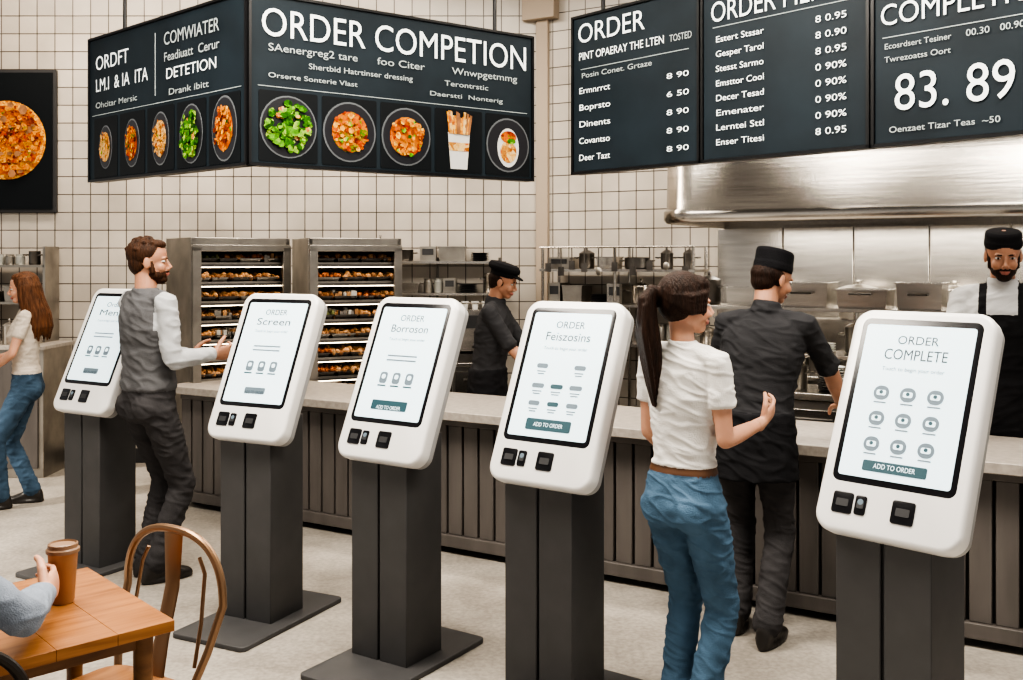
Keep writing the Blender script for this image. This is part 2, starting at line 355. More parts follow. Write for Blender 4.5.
for i in range(5):
    x=.04+cw*(i+.5); mb.rrect((x,-.006,.205),cw-.025,.36,.01,.004,M['cell']); dish(mb,x,.205,.160,kinds[i],oval=.97)
mb.box((W1/2,-.006,.405),(W1-.1,.003,.003),M['txd'])
mb.obj('front_panel',sign)
mb=MB(); mb.M=m2; framebox(mb,W2,HH)
cw=(W2-.10)/5
for i,(kk,rr,ov) in enumerate([('cream',.13,.62),('pasta',.14,.62),('cream',.15,.62),('salad',.16,.72),('pizza',.17,.68)]):
    x=.06+cw*(i+.5); mb.rrect((x,-.006,.20),cw-.03,.36,.01,.004,M['cell']); dish(mb,x,.20,rr,kk,oval=ov)
mb.box((W2/2,-.006,.40),(W2-.1,.003,.003),M['txd']); mb.box((W2*.47,-.006,.62),(.003,.003,.35),M['txd'])
mb.obj('side_panel',sign)
mb=MB()
for p in (V((-2.3,5.95,0)),V((-1.33,5.12,0)),V((-.1,5.95,0))): mb.cyl(p+V((0,0,ZT-.05)),p+V((0,0,4.3)),.012,M['boardf'],seg=10)
mb.obj('hanger_rods',sign)
text('ORDER COMPETION',.205,(.06,-.012,.66),M['tx'],sign,m1,width=W1-.13)
for b,x,w in (("SAenergreg2 tare",.10,.50),("foo Citer",.72,.30),("Wnwpgetmmg",1.20,.46)): text(b,.055,(x,-.012,.585),M['txd'],sign,m1,width=w)
text("Shertbid Hatrtinser dressing",.042,(.32,-.012,.515),M['txd'],sign,m1,width=.62); text("Terontrstic",.042,(1.15,-.012,.515),M['txd'],sign,m1,width=.3)
text("Orserte Sonterie Vlast",.036,(.10,-.012,.45),M['txd'],sign,m1,width=.5); text("Daerstti  Nonterig",.036,(1.05,-.012,.45),M['txd'],sign,m1,width=.5)
text("ORDFT",.12,(.10,-.012,.67),M['tx'],sign,m2,width=.40); text("LM.I  & IA  ITA",.11,(.10,-.012,.54),M['tx'],sign,m2,width=.62)
text("Ohcitar Mersic",.05,(.10,-.012,.44),M['txd'],sign,m2,width=.5)
text("COMWIATER",.10,(.90,-.012,.71),M['txd'],sign,m2,width=.55); text("Feadiuatt  Cerur",.07,(.90,-.012,.62),M['txd'],sign,m2,width=.55); text("DETETION",.085,(.92,-.012,.52),M['tx'],sign,m2,width=.50); text("Drank ibitt",.05,(.95,-.012,.43),M['txd'],sign,m2,width=.4)
A=V((.338,5.58)); dr=V((.664,-.748)).normalized(); pl=.895
names=["Ermnrrct","Boprsto","Dinents","Covantso","Deer Tazt"]
for k in range(3):
    a=A+dr*(pl*k+.004); b=A+dr*(pl*(k+1)-.004); m,W=panelM(a,b); e=empty('menu_board')
    mb=MB(); mb.M=m; framebox(mb,W,HH)
    for xx in (.2,W-.2): mb.cyl((xx,.035,HH-.02),(xx,.035,4.3-ZB),.012,M['boardf'],seg=10)
    if k==0: mb.box((W/2,-.006,.575),(W-.14,.003,.003),M['txd'])
    if k==1: mb.box((W/2,-.006,.650),(W-.14,.003,.003),M['txd'])
    if k==2: mb.box((W/2,-.006,.455),(W-.1,.003,.003),M['txd'])
    mb.obj('panel',e)
    if k==0:
        text('ORDER',.15,(.05,-.012,.72),M['tx'],e,m,width=.48)
        text('PINT OPAERAY THE LTEN',.06,(.06,-.012,.625),M['tx'],e,m,width=.60); text('TOSTED',.05,(.70,-.012,.625),M['txd'],e,m,width=.14)
        text('Posin Conet. Grtaze',.04,(.08,-.012,.525),M['txd'],e,m,width=.5)
        for i,nm in enumerate(names):
            z=.44-i*.092; text(nm,.048,(.06,-.012,z),M['tx'],e,m,width=.23)
            text(random.choice(['9 45','8 90','0 99','6 50']),.04,(.68,-.012,z),M['tx'],e,m,width=.14)
    elif k==1:
        text('ORDER MENU',.14,(.06,-.012,.675),M['tx'],e,m,width=.7)
        for i,nm in enumerate(['Estert Stssar','Gesper Tarol','Stesst Sarmo','Emsttor Cool','Decer Tesad','Emenater','Lerntei Sttl','Enser Titesi']):
            z=.575-i*.071; text(nm,.043,(.09,-.012,z),M['tx'],e,m,width=.27)
            text(random.choice(['0 90%','8 0.95','8 0.90']),.043,(.63,-.012,z),M['tx'],e,m,width=.15)
    else:
        text('COMPLETION',.125,(.04,-.012,.505),M['tx'],e,m,width=.70)
        text('Ecosrdsert Tesiner',.034,(.06,-.012,.405),M['txd'],e,m,width=.28); text('Twrezoatss Oort',.034,(.06,-.012,.35),M['txd'],e,m,width=.28)
        text('00.30',.038,(.40,-.012,.405),M['txd'],e,m,width=.09); text('00.90',.038,(.53,-.012,.405),M['txd'],e,m,width=.09)
        text('83. 89',.215,(.10,-.012,.145),M['tx'],e,m,width=.48)
        text('Oenzaet Tizar Teas  ~50',.036,(.08,-.012,.055),M['txd'],e,m,width=.45)
# poster
mb=MB(); W,H=.95,1.19
mb.box((W/2,.02,H/2),(W,.04,H),M['blackm']); mb.box((W/2,-.004,H/2),(W-.05,.012,H-.05),M['cell'])
pc=(.545,-.014,.60)
mb.disc(pc,.33,M['fries'],seg=30); mb.disc((pc[0],pc[1]-.003,pc[2]),.29,M['pizza'],seg=30)
for i in range(200):
    a=random.random()*6.28; q=.30*math.sqrt(random.random()); r=.012+.028*random.random(); mb.disc((pc[0]+q*math.cos(a),-.019-.0002*i,pc[2]+q*math.sin(a)),r,M[random.choice(['pizza','pizza','pizza','fries','pasta','bread2'])],seg=random.choice([5,6,7]),t=.0008,rz=r*random.uniform(.5,1.2))
mb.obj('framed_food_poster',mw=Matrix.Translation((-4.76,8.358,2.10)),bevel=.003)
# ------------------------------------------------------------ range hood
mb=MB(); hu0,hu1=uv(656,5.98),1.6
def hoodring(z,ins):
    pts=[];R=.26
    x0,x1,y0,y1=hu0+ins,hu1,5.95+ins,VC-.01
    pts.append(V((x1,y1,z)));pts.append(V((x0,y1,z)))
    for i in range(9):
        a=math.radians(180+90*i/8); pts.append(V((x0+R+R*math.cos(a),y0+R+R*math.sin(a),z)))
    pts.append(V((x1,y0,z))); return pts
mb.rings([hoodring(1.985,.05),hoodring(1.955,.03),hoodring(1.935,0.0),hoodring(1.955,-.014),hoodring(2.01,-.014),hoodring(2.025,0),hoodring(2.30,.005),hoodring(2.42,.06),hoodring(3.1,.50)],M['hood'])
for i in range(6): mb.box((hu0+.7+i*.62,6.0,1.99),(.012,.09,.07),M['steel2'])
mb.obj('range_hood',mw=ROOM,smooth=50)
mb=MB()
bs0=uv(716,7.3)
for i in range(8):
    mb.box((bs0+.25+i*.5,VC-.012,1.42),(.492,.02,1.03),M['steel'])
mb.box((bs0+2.0,VC-.02,.92),(4.0,.035,.03),M['steel2'])
mb.obj('steel_backsplash',mw=ROOM,bevel=.003)
# ------------------------------------------------------------ kitchen line
def pot(mb,x,y,z,r,h,mat,lid=True,hand=True):
    mb.lathe((x,y,z),[(r*.9,0),(r,.01),(r,h),(r*1.05,h+.006),(r*.97,h+.008),(r*.94,h-.004)]+([] if lid else [(r*.92,.02)]),mat)
    if lid: mb.lathe((x,y,z+h),[(r,.0),(r*.97,.012),(r*.5,.03),(r*.12,.036),(r*.12,.05),(r*.2,.055),(r*.15,.065)],mat)
    if hand:
        for sx in(-1,1): mb.tube([(x+sx*r,y-.04,z+h*.75),(x+sx*(r+.03),y-.035,z+h*.78),(x+sx*(r+.03),y+.035,z+h*.78),(x+sx*r,y+.04,z+h*.75)],.006,mat,6)
def gnpan(mb,x,y,z,w,d,h,mat):
    def rg(W,D,zz): return [V((x+a*W/2,y+b*D/2,z+zz)) for a,b in((1,1),(-1,1),(-1,-1),(1,-1))]
    mb.rings([rg(w*.9,d*.9,0),rg(w*.96,d*.96,h),rg(w*1.04,d*1.04,h),rg(w*1.04,d*1.04,h+.008),rg(w*.92,d*.92,h+.008),rg(w*.86,d*.86,.02)],mat)
def clutter(mb,ua,ub,v,z,hmax,seed,dep=.12):
    rr=random.Random(seed); x=ua
    while x<ub-.10:
        t=rr.random(); w=rr.uniform(.09,.20)
        if x+w*1.4>ub: w=.09
        if t<.38: r=w*.5; pot(mb,x+r+.03,v+rr.uniform(-.03,.03),z,r,min(hmax*.75,rr.uniform(.08,.2)),rr.choice([M['steel'],M['steel2'],M['steeld']]),lid=rr.random()<.6); x+=2*r+.09
        elif t<.62: w*=1.3; gnpan(mb,x+w/2,v,z,w,dep*1.6,rr.uniform(.06,min(.16,hmax*.8)),rr.choice([M['steel'],M['steel2']])); x+=w+.03
        elif t<.72:
            for i in range(2): mb.lathe((x+.04,v+rr.uniform(-.03,.03),z),[(.035,0),(.038,.01),(.038,hmax*.45),(.03,hmax*.5),(.032,hmax*.52),(.032,hmax*.58)],rr.choice([M['glass'],M['steel2'],M['steeld']]),14); x+=.085
        elif t<.85:
            n=rr.randint(3,7)
            for i in range(n): mb.lathe((x+.08,v,z+i*.014),[(.05,0),(.08,.012),(.078,.014),(.05,.004)],M['plate'] if t<.8 else M['platew'],16)
            x+=.18
        else: mb.box((x+w/2,v,z+hmax*.3),(w,dep*1.4,hmax*.6),rr.choice([M['steel2'],M['steeld'],M['steel']])); mb.box((x+w/2,v-dep*.7,z+hmax*.38),(w*.7,.01,hmax*.25),M['blackm']); x+=w+.02
e=empty('pass_shelf',ROOM)
mb=MB(); pa,pb=uv(690,6.3),.9; pv=6.3
for z,t in ((.88,.04),(1.12,.02),(1.40,.025)):
    mb.box(((pa+pb)/2,pv,z),(pb-pa,.46 if z<1 else .34,t),M['steel'])
mb.box(((pa+pb)/2,pv,.50),(pb-pa-.06,.40,.70),M['steel2'])
for i in range(7):
    x=pa+.03+i*(pb-pa-.06)/6
    for y in(-.15,.15): mb.cyl((x,pv+y,.9),(x,pv+y,1.40),.014,M['steel'],seg=10)
    mb.cyl((x,pv,0),(x,pv,.2),.03,M['steel2'],seg=10)
for i in range(6): mb.box((pa+.3+i*.52,pv-.205,.5),(.48,.012,.6),M['steel']); mb.box((pa+.3+i*.52,pv-.22,.74),(.3,.02,.02),M['steeld'])
mb.obj('rack',e,bevel=.003)
mb=MB()
x=uv(785,pv)
while x<pb-.3:
    w=random.choice([.30,.36,.26]); gnpan(mb,x+w/2,pv,1.4135,w,.30,random.uniform(.10,.15),M['steel']); mb.tube([(x+w*.3,pv-.17,1.5),(x+w*.3,pv-.2,1.5),(x+w*.7,pv-.2,1.5),(x+w*.7,pv-.17,1.5)],.006,M['steeld'],6)
    if random.random()<.6: mb.lathe((x+w/2,pv,1.56),[(.12,0),(.115,.015),(.05,.04),(.015,.045),(.015,.06)],M['steel2'],18)
    x+=w+.04
clutter(mb,pa+.03,uv(780,pv),pv,1.4135,.2,3); clutter(mb,pa+.05,pb-.1,pv,1.1315,.2,4); clutter(mb,pa+.05,pb-.1,pv-.03,.901,.18,5,.14)
mb.obj('stacked_cookware',e)
e=empty('cooking_range',ROOM)
mb=MB(); ra,rb=uv(712,6.95),1.2; rv=7.0
mb.box(((ra+rb)/2,rv,.50),(rb-ra,.56,.80),M['steel2']); mb.box(((ra+rb)/2,rv-.01,.915),(rb-ra+.02,.6,.03),M['steel'])
for i in range(6):
    x=ra+.35+i*.55; mb.box((x,rv-.285,.52),(.48,.02,.55),M['steeld']); mb.cyl((x-.18,rv-.32,.76),(x+.18,rv-.32,.76),.012,M['steel'],seg=8)
    for k in range(4): mb.cyl((x-.15+.1*k,rv-.30,.86),(x-.15+.1*k,rv-.33,.86),.02,M['blackm'],seg=12)
mb.box(((ra+rb)/2,rv,.05),(rb-ra-.1,.5,.1),M['blackm'])
mb.obj('range_body',e,bevel=.003)
mb=MB(); clutter(mb,ra+.1,rb-.2,rv,.932,.36,11,.2)
for i in range(5): pot(mb,ra+.4+i*.6,rv+.05,1.30,.13,.2,M['steel2'])
mb.box(((ra+rb)/2,rv+.12,1.285),(rb-ra,.28,.02),M['steel'])
for i in range(5): mb.cyl((ra+.02+i*(rb-ra-.04)/4,rv+.2,.93),(ra+.02+i*(rb-ra-.04)/4,rv+.2,1.28),.012,M['steel'],seg=8)
mb.obj('pots_on_range',e)
e=empty('utensil_shelving',ROOM)
mb=MB(); sa,sb=UC+.22,uv(700,7.1); sv=VC-.20
for z in (1.05,1.35,1.62): mb.box(((sa+sb)/2,sv,z),(sb-sa,.32,.02),M['steel'])
for x in (sa+.02,(sa+sb)/2,sb-.02):
    for y in(-.14,.14): mb.cyl((x,sv+y,0),(x,sv+y,1.80),.013,M['steel'],seg=8)
mb.box(((sa+sb)/2,sv,.45),(sb-sa,.32,.02),M['steel'])
mb.tube([(sa,sv-.15,1.80),(sb,sv-.15,1.80)],.008,M['steel'],8)
rr=random.Random(3); x=sa+.08
while x<sb-.05:
    L=rr.uniform(.12,.2); mb.cyl((x,sv-.16,1.80),(x,sv-.16,1.80-L),.005,M['steeld'],seg=6)
    if rr.random()<.5: mb.ell((x,sv-.16,1.80-L),(.025,.012,.033),M['steel2'],10,6)
    else: mb.box((x,sv-.16,1.78-L),(.05,.006,.07),M['steeld'])
    x+=rr.uniform(.09,.16)
mb.obj('rack',e)
mb=MB()
for i,z in enumerate((.461,1.061,1.361,1.631)): clutter(mb,sa+.04,sb-.06,sv,z,.15 if z>1.6 else .26,20+i)
mb.obj('pans_and_jars',e)
e=empty('back_counter')
mb=MB(); mb.box((-.62,7.98,.45),(1.10,.55,.86),M['steel2']); mb.box((-.62,7.97,.895),(1.14,.6,.03),M['steel'])
for i in range(3): mb.box((-.97+.35*i,7.695,.47),(.33,.02,.74),M['steel']); mb.box((-.97+.35*i,7.675,.78),(.2,.015,.015),M['steeld'])
mb.obj('cabinet',e,bevel=.003)
mb=MB(); z=.911; X=-.45
mb.box((X,7.98,z+.24),(.58,.40,.32),M['steel']); mb.box((X,7.98,z+.03),(.60,.46,.06),M['steeld']); mb.box((X,8.1,z+.1),(.56,.16,.1),M['steel2']); mb.box((X,7.76,z+.31),(.5,.03,.1),M['blackm'])
for k in(-.16,.0,.16): mb.cyl((X+k,7.84,z+.14),(X+k,7.70,z+.12),.012,M['blackm'],seg=8); mb.cyl((X+k,7.84,z+.06),(X+k,7.84,z+.16),.03,M['steeld'],seg=12)
for i in range(7): mb.lathe((X-.24+i*.08,7.95,z+.40),[(.02,0),(.032,.06),(.03,.06),(.018,.008)],M['platew'],12)
mb.tube([(X-.28,7.8,z+.40),(X-.28,7.8,z+.45),(X+.28,7.8,z+.45),(X+.28,7.8,z+.40)],.006,M['steel'],6)
mb.obj('espresso_machine',e,bevel=.004)
mb=MB()
mb.lathe((-.92,7.92,.911),[(.08,0),(.08,.22),(.06,.24),(.09,.36),(.09,.42),(.03,.44)],M['steeld'],16); mb.lathe((-1.07,7.9,.911),[(.045,0),(.05,.02),(.05,.16),(.03,.18)],M['glass'],14)
mb.obj('coffee_grinder',e)
mb=MB()
for z in (1.42,1.68): mb.box((-.62,8.28,z),(1.15,.22,.02),M['steel'])
for x in (-1.15,-.62,-.1): mb.box((x,8.385,1.55),(.02,.03,.34),M['steeld'])
clutter(mb,-1.17,-.12,8.27,1.431,.2,31,.1); clutter(mb,-1.17,-.12,8.27,1.691,.2,32,.1); mb.obj('wall_shelf_with_jars',e)
# ------------------------------------------------------------ food display cabinets
def cabinet(px,d,yaw,W,seed):
    e=empty('food_display_cabinet',Matrix.Translation(at(px,d))@Matrix.Rotation(-math.radians(yaw),4,'Z')); H=1.86; D=.56
    mb=MB(); t=.035
    mb.box((-W/2+t/2,0,H/2),(t,D,H),M['steel2']); mb.box((W/2-t/2,0,H/2),(t,D,H),M['steel2']); mb.box((0,D/2-.01,H/2),(W-.02,.02,H-.02),M['steel2'])
    mb.box((0,0,H-.05),(W-.01,D,.10),M['steel2']); mb.box((0,0,.25),(W-.01,D-.01,.5),M['steel2']); mb.box((0,D/2-.03,1.15),(W-2*t,.015,1.25),M['ovenin'])
    mb.obj('cabinet_body',e,bevel=.004)
    mb=MB(); rr=random.Random(seed)
    for k in range(9):
        z=.56+k*.138; mb.box((0,-.02,z),(W-2*t,D-.08,.008),M['steeld']); mb.box((0,-D/2+.03,z+.004),(W-2*t,.012,.03),M['steel2'])
        x=-W/2+.05
        while x<W/2-.10:
            w=rr.uniform(.10,.20); w=min(w,W/2-.04-x); kind=rr.random()
            gnpan(mb,x+w/2,-.08,z+.006,w*.95,.30,.035,rr.choice([M['steel2'],M['steeld'],M['steeld']]))
            for i in range(int(w/.03)+1):
                for y in(-.19,-.10,0):
                    c=(x+.02+i*.03+rr.uniform(-.01,.01),y+rr.uniform(-.02,.02),z+.04+rr.uniform(0,.025))
                    if kind<.66: mb.ell(c,(rr.uniform(.016,.028),.04,rr.uniform(.016,.03)),rr.choice([M['bread'],M['bread'],M['bread2']]),8,5)
                    elif kind<.72: mb.ell(c,(.02,.03,.024),M['greens'],7,5)
                    elif kind<.78: mb.ell(c,(.02,.03,.02),M['sauce'],7,5)
                    else: mb.box(c,(.024,.05,.05),rr.choice([M['steel2'],M['platew'],M['bread']]))
            x+=w+.012
    mb.obj('shelves_with_food',e)
    mb=MB(); y=-D/2-.018
    for a in (-1,1): mb.box((a*(W/2-.035),y,1.14),(.06,.03,1.30),M['steel2'])
    for z in (.515,1.785): mb.box((0,y,z),(W-.01,.03,.045),M['steel2'])
    mb.tube([(W/2-.04,y-.015,.95),(W/2-.04,y-.05,.97),(W/2-.04,y-.05,1.33),(W/2-.04,y-.015,1.35)],.01,M['steeld'],8)
    for k in range(9): mb.box((0,-D/2+.040,.56+k*.138+.122),(W-.1,.012,.005),M['warm'])
    mb.obj('door_frame',e,bevel=.003)
cabinet(228,7.45,-36,.74,1); cabinet(346,7.58,-24,.70,2)
# left side cabinet
e=empty('sideboard')
mb=MB(); mb.box((-4.3,8.05,.5),(1.3,.5,1.0),M['steel2']); mb.box((-4.3,8.04,1.015),(1.34,.54,.03),M['slab'])
for i in range(3): mb.box((-4.72+.42*i,7.795,.5),(.38,.015,.85),M['plank']); mb.cyl((-4.6+.42*i,7.77,.6),(-4.6+.42*i,7.77,.75),.008,M['steel'],seg=8)
mb.obj('cabinet',e,bevel=.004)
mb=MB()
for z in (1.35,1.65): mb.box((-4.35,8.25,z),(1.1,.25,.02),M['steel2'])
for x in (-4.90,-4.35,-3.8): mb.box((x,8.25,1.42),(.02,.25,.78),M['steel2'])
mb.obj('hutch',e)
mb=MB()
for a,b in((-4.87,-4.38),(-4.32,-3.83)): clutter(mb,a,b,8.22,1.361,.22,41,.1); clutter(mb,a,b,8.22,1.661,.15,42,.1)
clutter(mb,-4.9,-3.75,7.95,1.031,.3,43,.12); mb.obj('dishes',e)
# ------------------------------------------------------------ dining table, chairs, cup
Cn=V((-.889,2.64,0)); e1=V((-.68,.73,0)).normalized(); e2=V((-.73,-.68,0)).normalized()
TM=Matrix(((-e2.x,e1.x,0,Cn.x),(-e2.y,e1.y,0,Cn.y),(0,0,1,0),(0,0,0,1)))
mb=MB()
for i in range(4): mb.box((-.075-.15*i,.31,.735),(.1498,.62,.03),M['wood'])
mb.box((-.3,.31,.70),(.50,.52,.045),M['woodd'])
for x in(-.06,-.54):
    for y in(.06,.56): mb.tube([(x,y,.72),(x,y,0)],[.026,.018],M['woodd'],12)
mb.obj('wooden_table',mw=TM,bevel=.0015)
def chair(pos,fwd,mat,seatm,name='metal_cafe_chair',hoop=.86,hw=.205):
    f=V((*fwd,0)).normalized(); l=V((-f.y,f.x,0))
    Mx=Matrix(((f.x,l.x,0,pos[0]),(f.y,l.y,0,pos[1]),(0,0,1,0),(0,0,0,1)))
    mb=MB()
    def rg(z,s):
        o=[];w=.19*s;r=.07
        for cx,cy,a0 in((w-r,w-r,0),(-w+r,w-r,90),(-w+r,-w+r,180),(w-r,-w+r,270)):
            for i in range(5):
                a=math.radians(a0+22.5*i); o.append(V((.20+cx+r*math.cos(a),cy+r*math.sin(a),z)))
        return o
    mb.rings([rg(.425,.97),rg(.43,1.0),rg(.447,1.0),rg(.452,.96),rg(.446,.88)],seatm)
    for sx,sy in((1,1),(1,-1),(-1,1),(-1,-1)):
        mb.tube([(.20+sx*.15,sy*.15,.43),(.20+sx*.21,sy*.20,0.0)],[.02,.013],mat,10)
    for a,b in(((.38,.175,.22),(.02,.175,.22)),((.38,-.175,.22),(.02,-.175,.22)),((.39,.17,.3),(.39,-.17,.3)),((.01,.17,.3),(.01,-.17,.3))): mb.tube([a,b],.007,mat,8)
    pts=[]
    for i in range(33):
        t=i/32; a=math.pi*t; y=math.cos(a)
        pts.append(V((-.045, hw*(abs(y)**.8)*(1 if y>0 else -1), hoop-.20+.20*math.sin(a)**.8)))
    pts=[V((.03,.165,.44)),V((.0,hw*.93,.55))]+pts+[V((.0,-hw*.93,.55)),V((.03,-.165,.44))]
    mb.tube(pts,.0125,mat,10)
    mb.tube([(.025,0,.44),(.0,0,.55),(-.04,0,.70),(-.045,0,hoop-.008)],[.004]*4,mat,12,flat=V((1,0,0)),rb=[.038,.032,.032,.042])
    for sy in(-1,1): mb.tube([(.01,sy*.155,.50),(-.02,sy*.150,.62),(-.043,sy*.14,.76),(-.045,sy*.115,hoop-.07)],.006,mat,8)
    mb.obj(name,mw=Mx)
chair((-1.06,3.03),(-.52,-.85),M['brass'],M['seat'],hoop=.875,hw=.215)
chair((-1.19,2.05),(.68,-.73),M['dmetal'],M['dmetal'],hoop=.87)
chair((-1.90,2.02),(.73,.68),M['dmetal'],M['dmetal'])
cupc=V((-1.245,2.775,.751))
mb=MB(); mb.lathe(cupc,[(.028,0),(.030,.004),(.039,.135),(.041,.138),(.041,.144),(.037,.144)],M['cup'],28); mb.lathe(cupc,[(.0385,.139),(.044,.140),(.044,.149),(.040,.153),(.039,.163),(.036,.165),(.034,.160)],M['lid'],28)
mb.obj('coffee_cup')
# ------------------------------------------------------------ people
def remesh(mb,voxel,matmap,classify=None,smooth=3,wr=0.0,clothtags=()):
    me=bpy.data.meshes.new('tmp'); me.from_pydata([tuple(v) for v in mb.v],[],mb.f)
    bm=bmesh.new(); bm.from_mesh(me); bmesh.ops.recalc_face_normals(bm,faces=bm.faces); bm.to_mesh(me); bm.free()
    o=bpy.data.objects.new('tmp',me); C.collection.objects.link(o)
    r=o.modifiers.new('r','REMESH'); r.mode='VOXEL'; r.voxel_size=voxel; r.adaptivity=0
    C.view_layer.update(); dg=C.evaluated_depsgraph_get(); m2=bpy.data.meshes.new_from_object(o.evaluated_get(dg))
    bpy.data.objects.remove(o)
    tags=mb.mats; trees=[]
    for k,t in enumerate(tags):
        fs=[f for f,mm in zip(mb.f,mb.m) if mm==k]; trees.append(BVHTree.FromPolygons(mb.v,fs))
    names=list(dict.fromkeys(list(tags)+['apron','belt'])); m2.materials.clear()
    for t in names: m2.materials.append(matmap.get(t) or matmap['skin'])
    idx=[]
    for p in m2.polygons:
        c=p.center; best=1e9;bi=0
        for k,tr in enumerate(trees):
            h=tr.find_nearest(c,best if best<1 else .2)
            if h[0] is not None and h[3]<best: best=h[3];bi=k
        t=tags[bi]
        if classify: t=classify(c,t)
        idx.append(names.index(t) if t in names else bi)
    m2.polygons.foreach_set('material_index',idx)
    bm=bmesh.new(); bm.from_mesh(m2)
    for i in range(smooth): bmesh.ops.smooth_vert(bm,verts=bm.verts,factor=.5,use_axis_x=True,use_axis_y=True,use_axis_z=True)
    bm.normal_update()
    if wr>0:
        ct={names.index(t) for t in clothtags if t in names}
        for v in bm.verts:
            if all(f.material_index in ct for f in v.link_faces):
                p=v.co; n1=noise.noise(V((p.x*7+3,p.y*7,p.z*14+p.x*12))); n2=noise.noise(V((p.x*15,p.y*15+5,p.z*28-p.y*20))); n3=noise.noise(V((p.x*11+9,p.y*11-p.z*16,p.z*20+4)))
                r1=1-abs(n1)*2.2; r3=1-abs(n3)*4
                v.co=p+v.normal*(wr*(r1*.45+n2*.35+max(0,r3)*.55-.4))
        bmesh.ops.smooth_vert(bm,verts=bm.verts,factor=.3,use_axis_x=True,use_axis_y=True,use_axis_z=True)
    for f in bm.faces: f.smooth=True
    bm.to_mesh(m2); bm.free(); return m2
def ik(A,B,l1,l2,hint):
    d=B-A; L=min(d.length,(l1+l2)*.995); dn=d.normalized(); a=(l1*l1-l2*l2+L*L)/(2*L); h=math.sqrt(max(0,l1*l1-a*a))
    hp=V(hint); hp=(hp-dn*hp.dot(dn)).normalized(); return A+dn*a+hp*h, A+dn*L
def lerp(a,b,t): return a+(b-a)*t
def chain(mb,pts,rs,tag,seg=16,sub=5):
    P=[V(p) for p in pts]; n=len(P); op=[];orr=[]
    for i in range(n-1):
        p0=P[max(i-1,0)];p1=P[i];p2=P[i+1];p3=P[min(i+2,n-1)]; r0=rs[max(i-1,0)];r1=rs[i];r2=rs[i+1];r3=rs[min(i+2,n-1)]
        for k in range(sub):
            t=k/sub; f=lambda a,b,c,d:.5*((2*b)+(c-a)*t+(2*a-5*b+4*c-d)*t*t+(3*b-a-3*c+d)*t**3)
            op.append(f(p0,p1,p2,p3)); orr.append(f(r0,r1,r2,r3))
    op.append(P[-1]); orr.append(rs[-1]); mb.tube(op,orr,tag,seg)
    mb.ell(P[0],(rs[0]*.98,)*3,tag,14,8); mb.ell(P[-1],(rs[-1]*.98,)*3,tag,14,8)
def hand(mb,W,d,n,right,curl=.6,s=1.0,spread=.12,tcurl=.4):
    d=V(d).normalized(); n=V(n); n=(n-d*n.dot(d)).normalized(); t=d.cross(n)*(1 if right else -1)
    rs=[]
    for a,w,th in((-.03,.026,.021),(0,.027,.020),(.03,.036,.018),(.06,.041,.0155),(.085,.041,.013),(.094,.036,.009)):
        rs.append([W+d*a*s+t*(w*s*math.cos(2*math.pi*j/16))+n*(th*s*math.sin(2*math.pi*j/16)) for j in range(16)])
    mb.rings(rs,'skin')
    for k,(o,L) in enumerate(((.031,.072),(.0105,.080),(-.0105,.074),(-.031,.058))):
        p=W+(d*.082+t*o)*s; a=curl*.5+.05*k; sp=spread*(1.5-k)/1.5
        pts=[W+(d*.055+t*o*.9)*s,p]
        for q,f in enumerate((.44,.31,.25)):
            dd=(d*math.cos(a)+n*math.sin(a)+t*sp*.6).normalized(); p=p+dd*L*f*s; pts.append(p); a+=curl*(.95 if q==0 else .7)
        mb.tube(pts,[.009*s,.0092*s,.0086*s,.008*s,.0066*s],'skin',10); mb.ell(pts[-1],(.0066*s,)*3,'skin',10,6)
        for q in(2,3): mb.ell(pts[q],(.0088*s,)*3,'skin',10,6)
    p=W+(d*.018+t*.020+n*.004)*s; pts=[p]; dirs=[(d*.55+t*.75+n*.25),(d*.8+t*.45+n*tcurl),(d*.85+t*.1+n*tcurl*1.6)]
    for dd,L in zip(dirs,(.042,.034,.028)): p=p+dd.normalized()*L*s; pts.append(p)
    mb.tube(pts,[.015*s,.0125*s,.0105*s,.0085*s],'skin',10); mb.ell(pts[-1],(.0085*s,)*3,'skin',10,6); mb.ell(pts[1],(.0125*s,)*3,'skin',10,6)
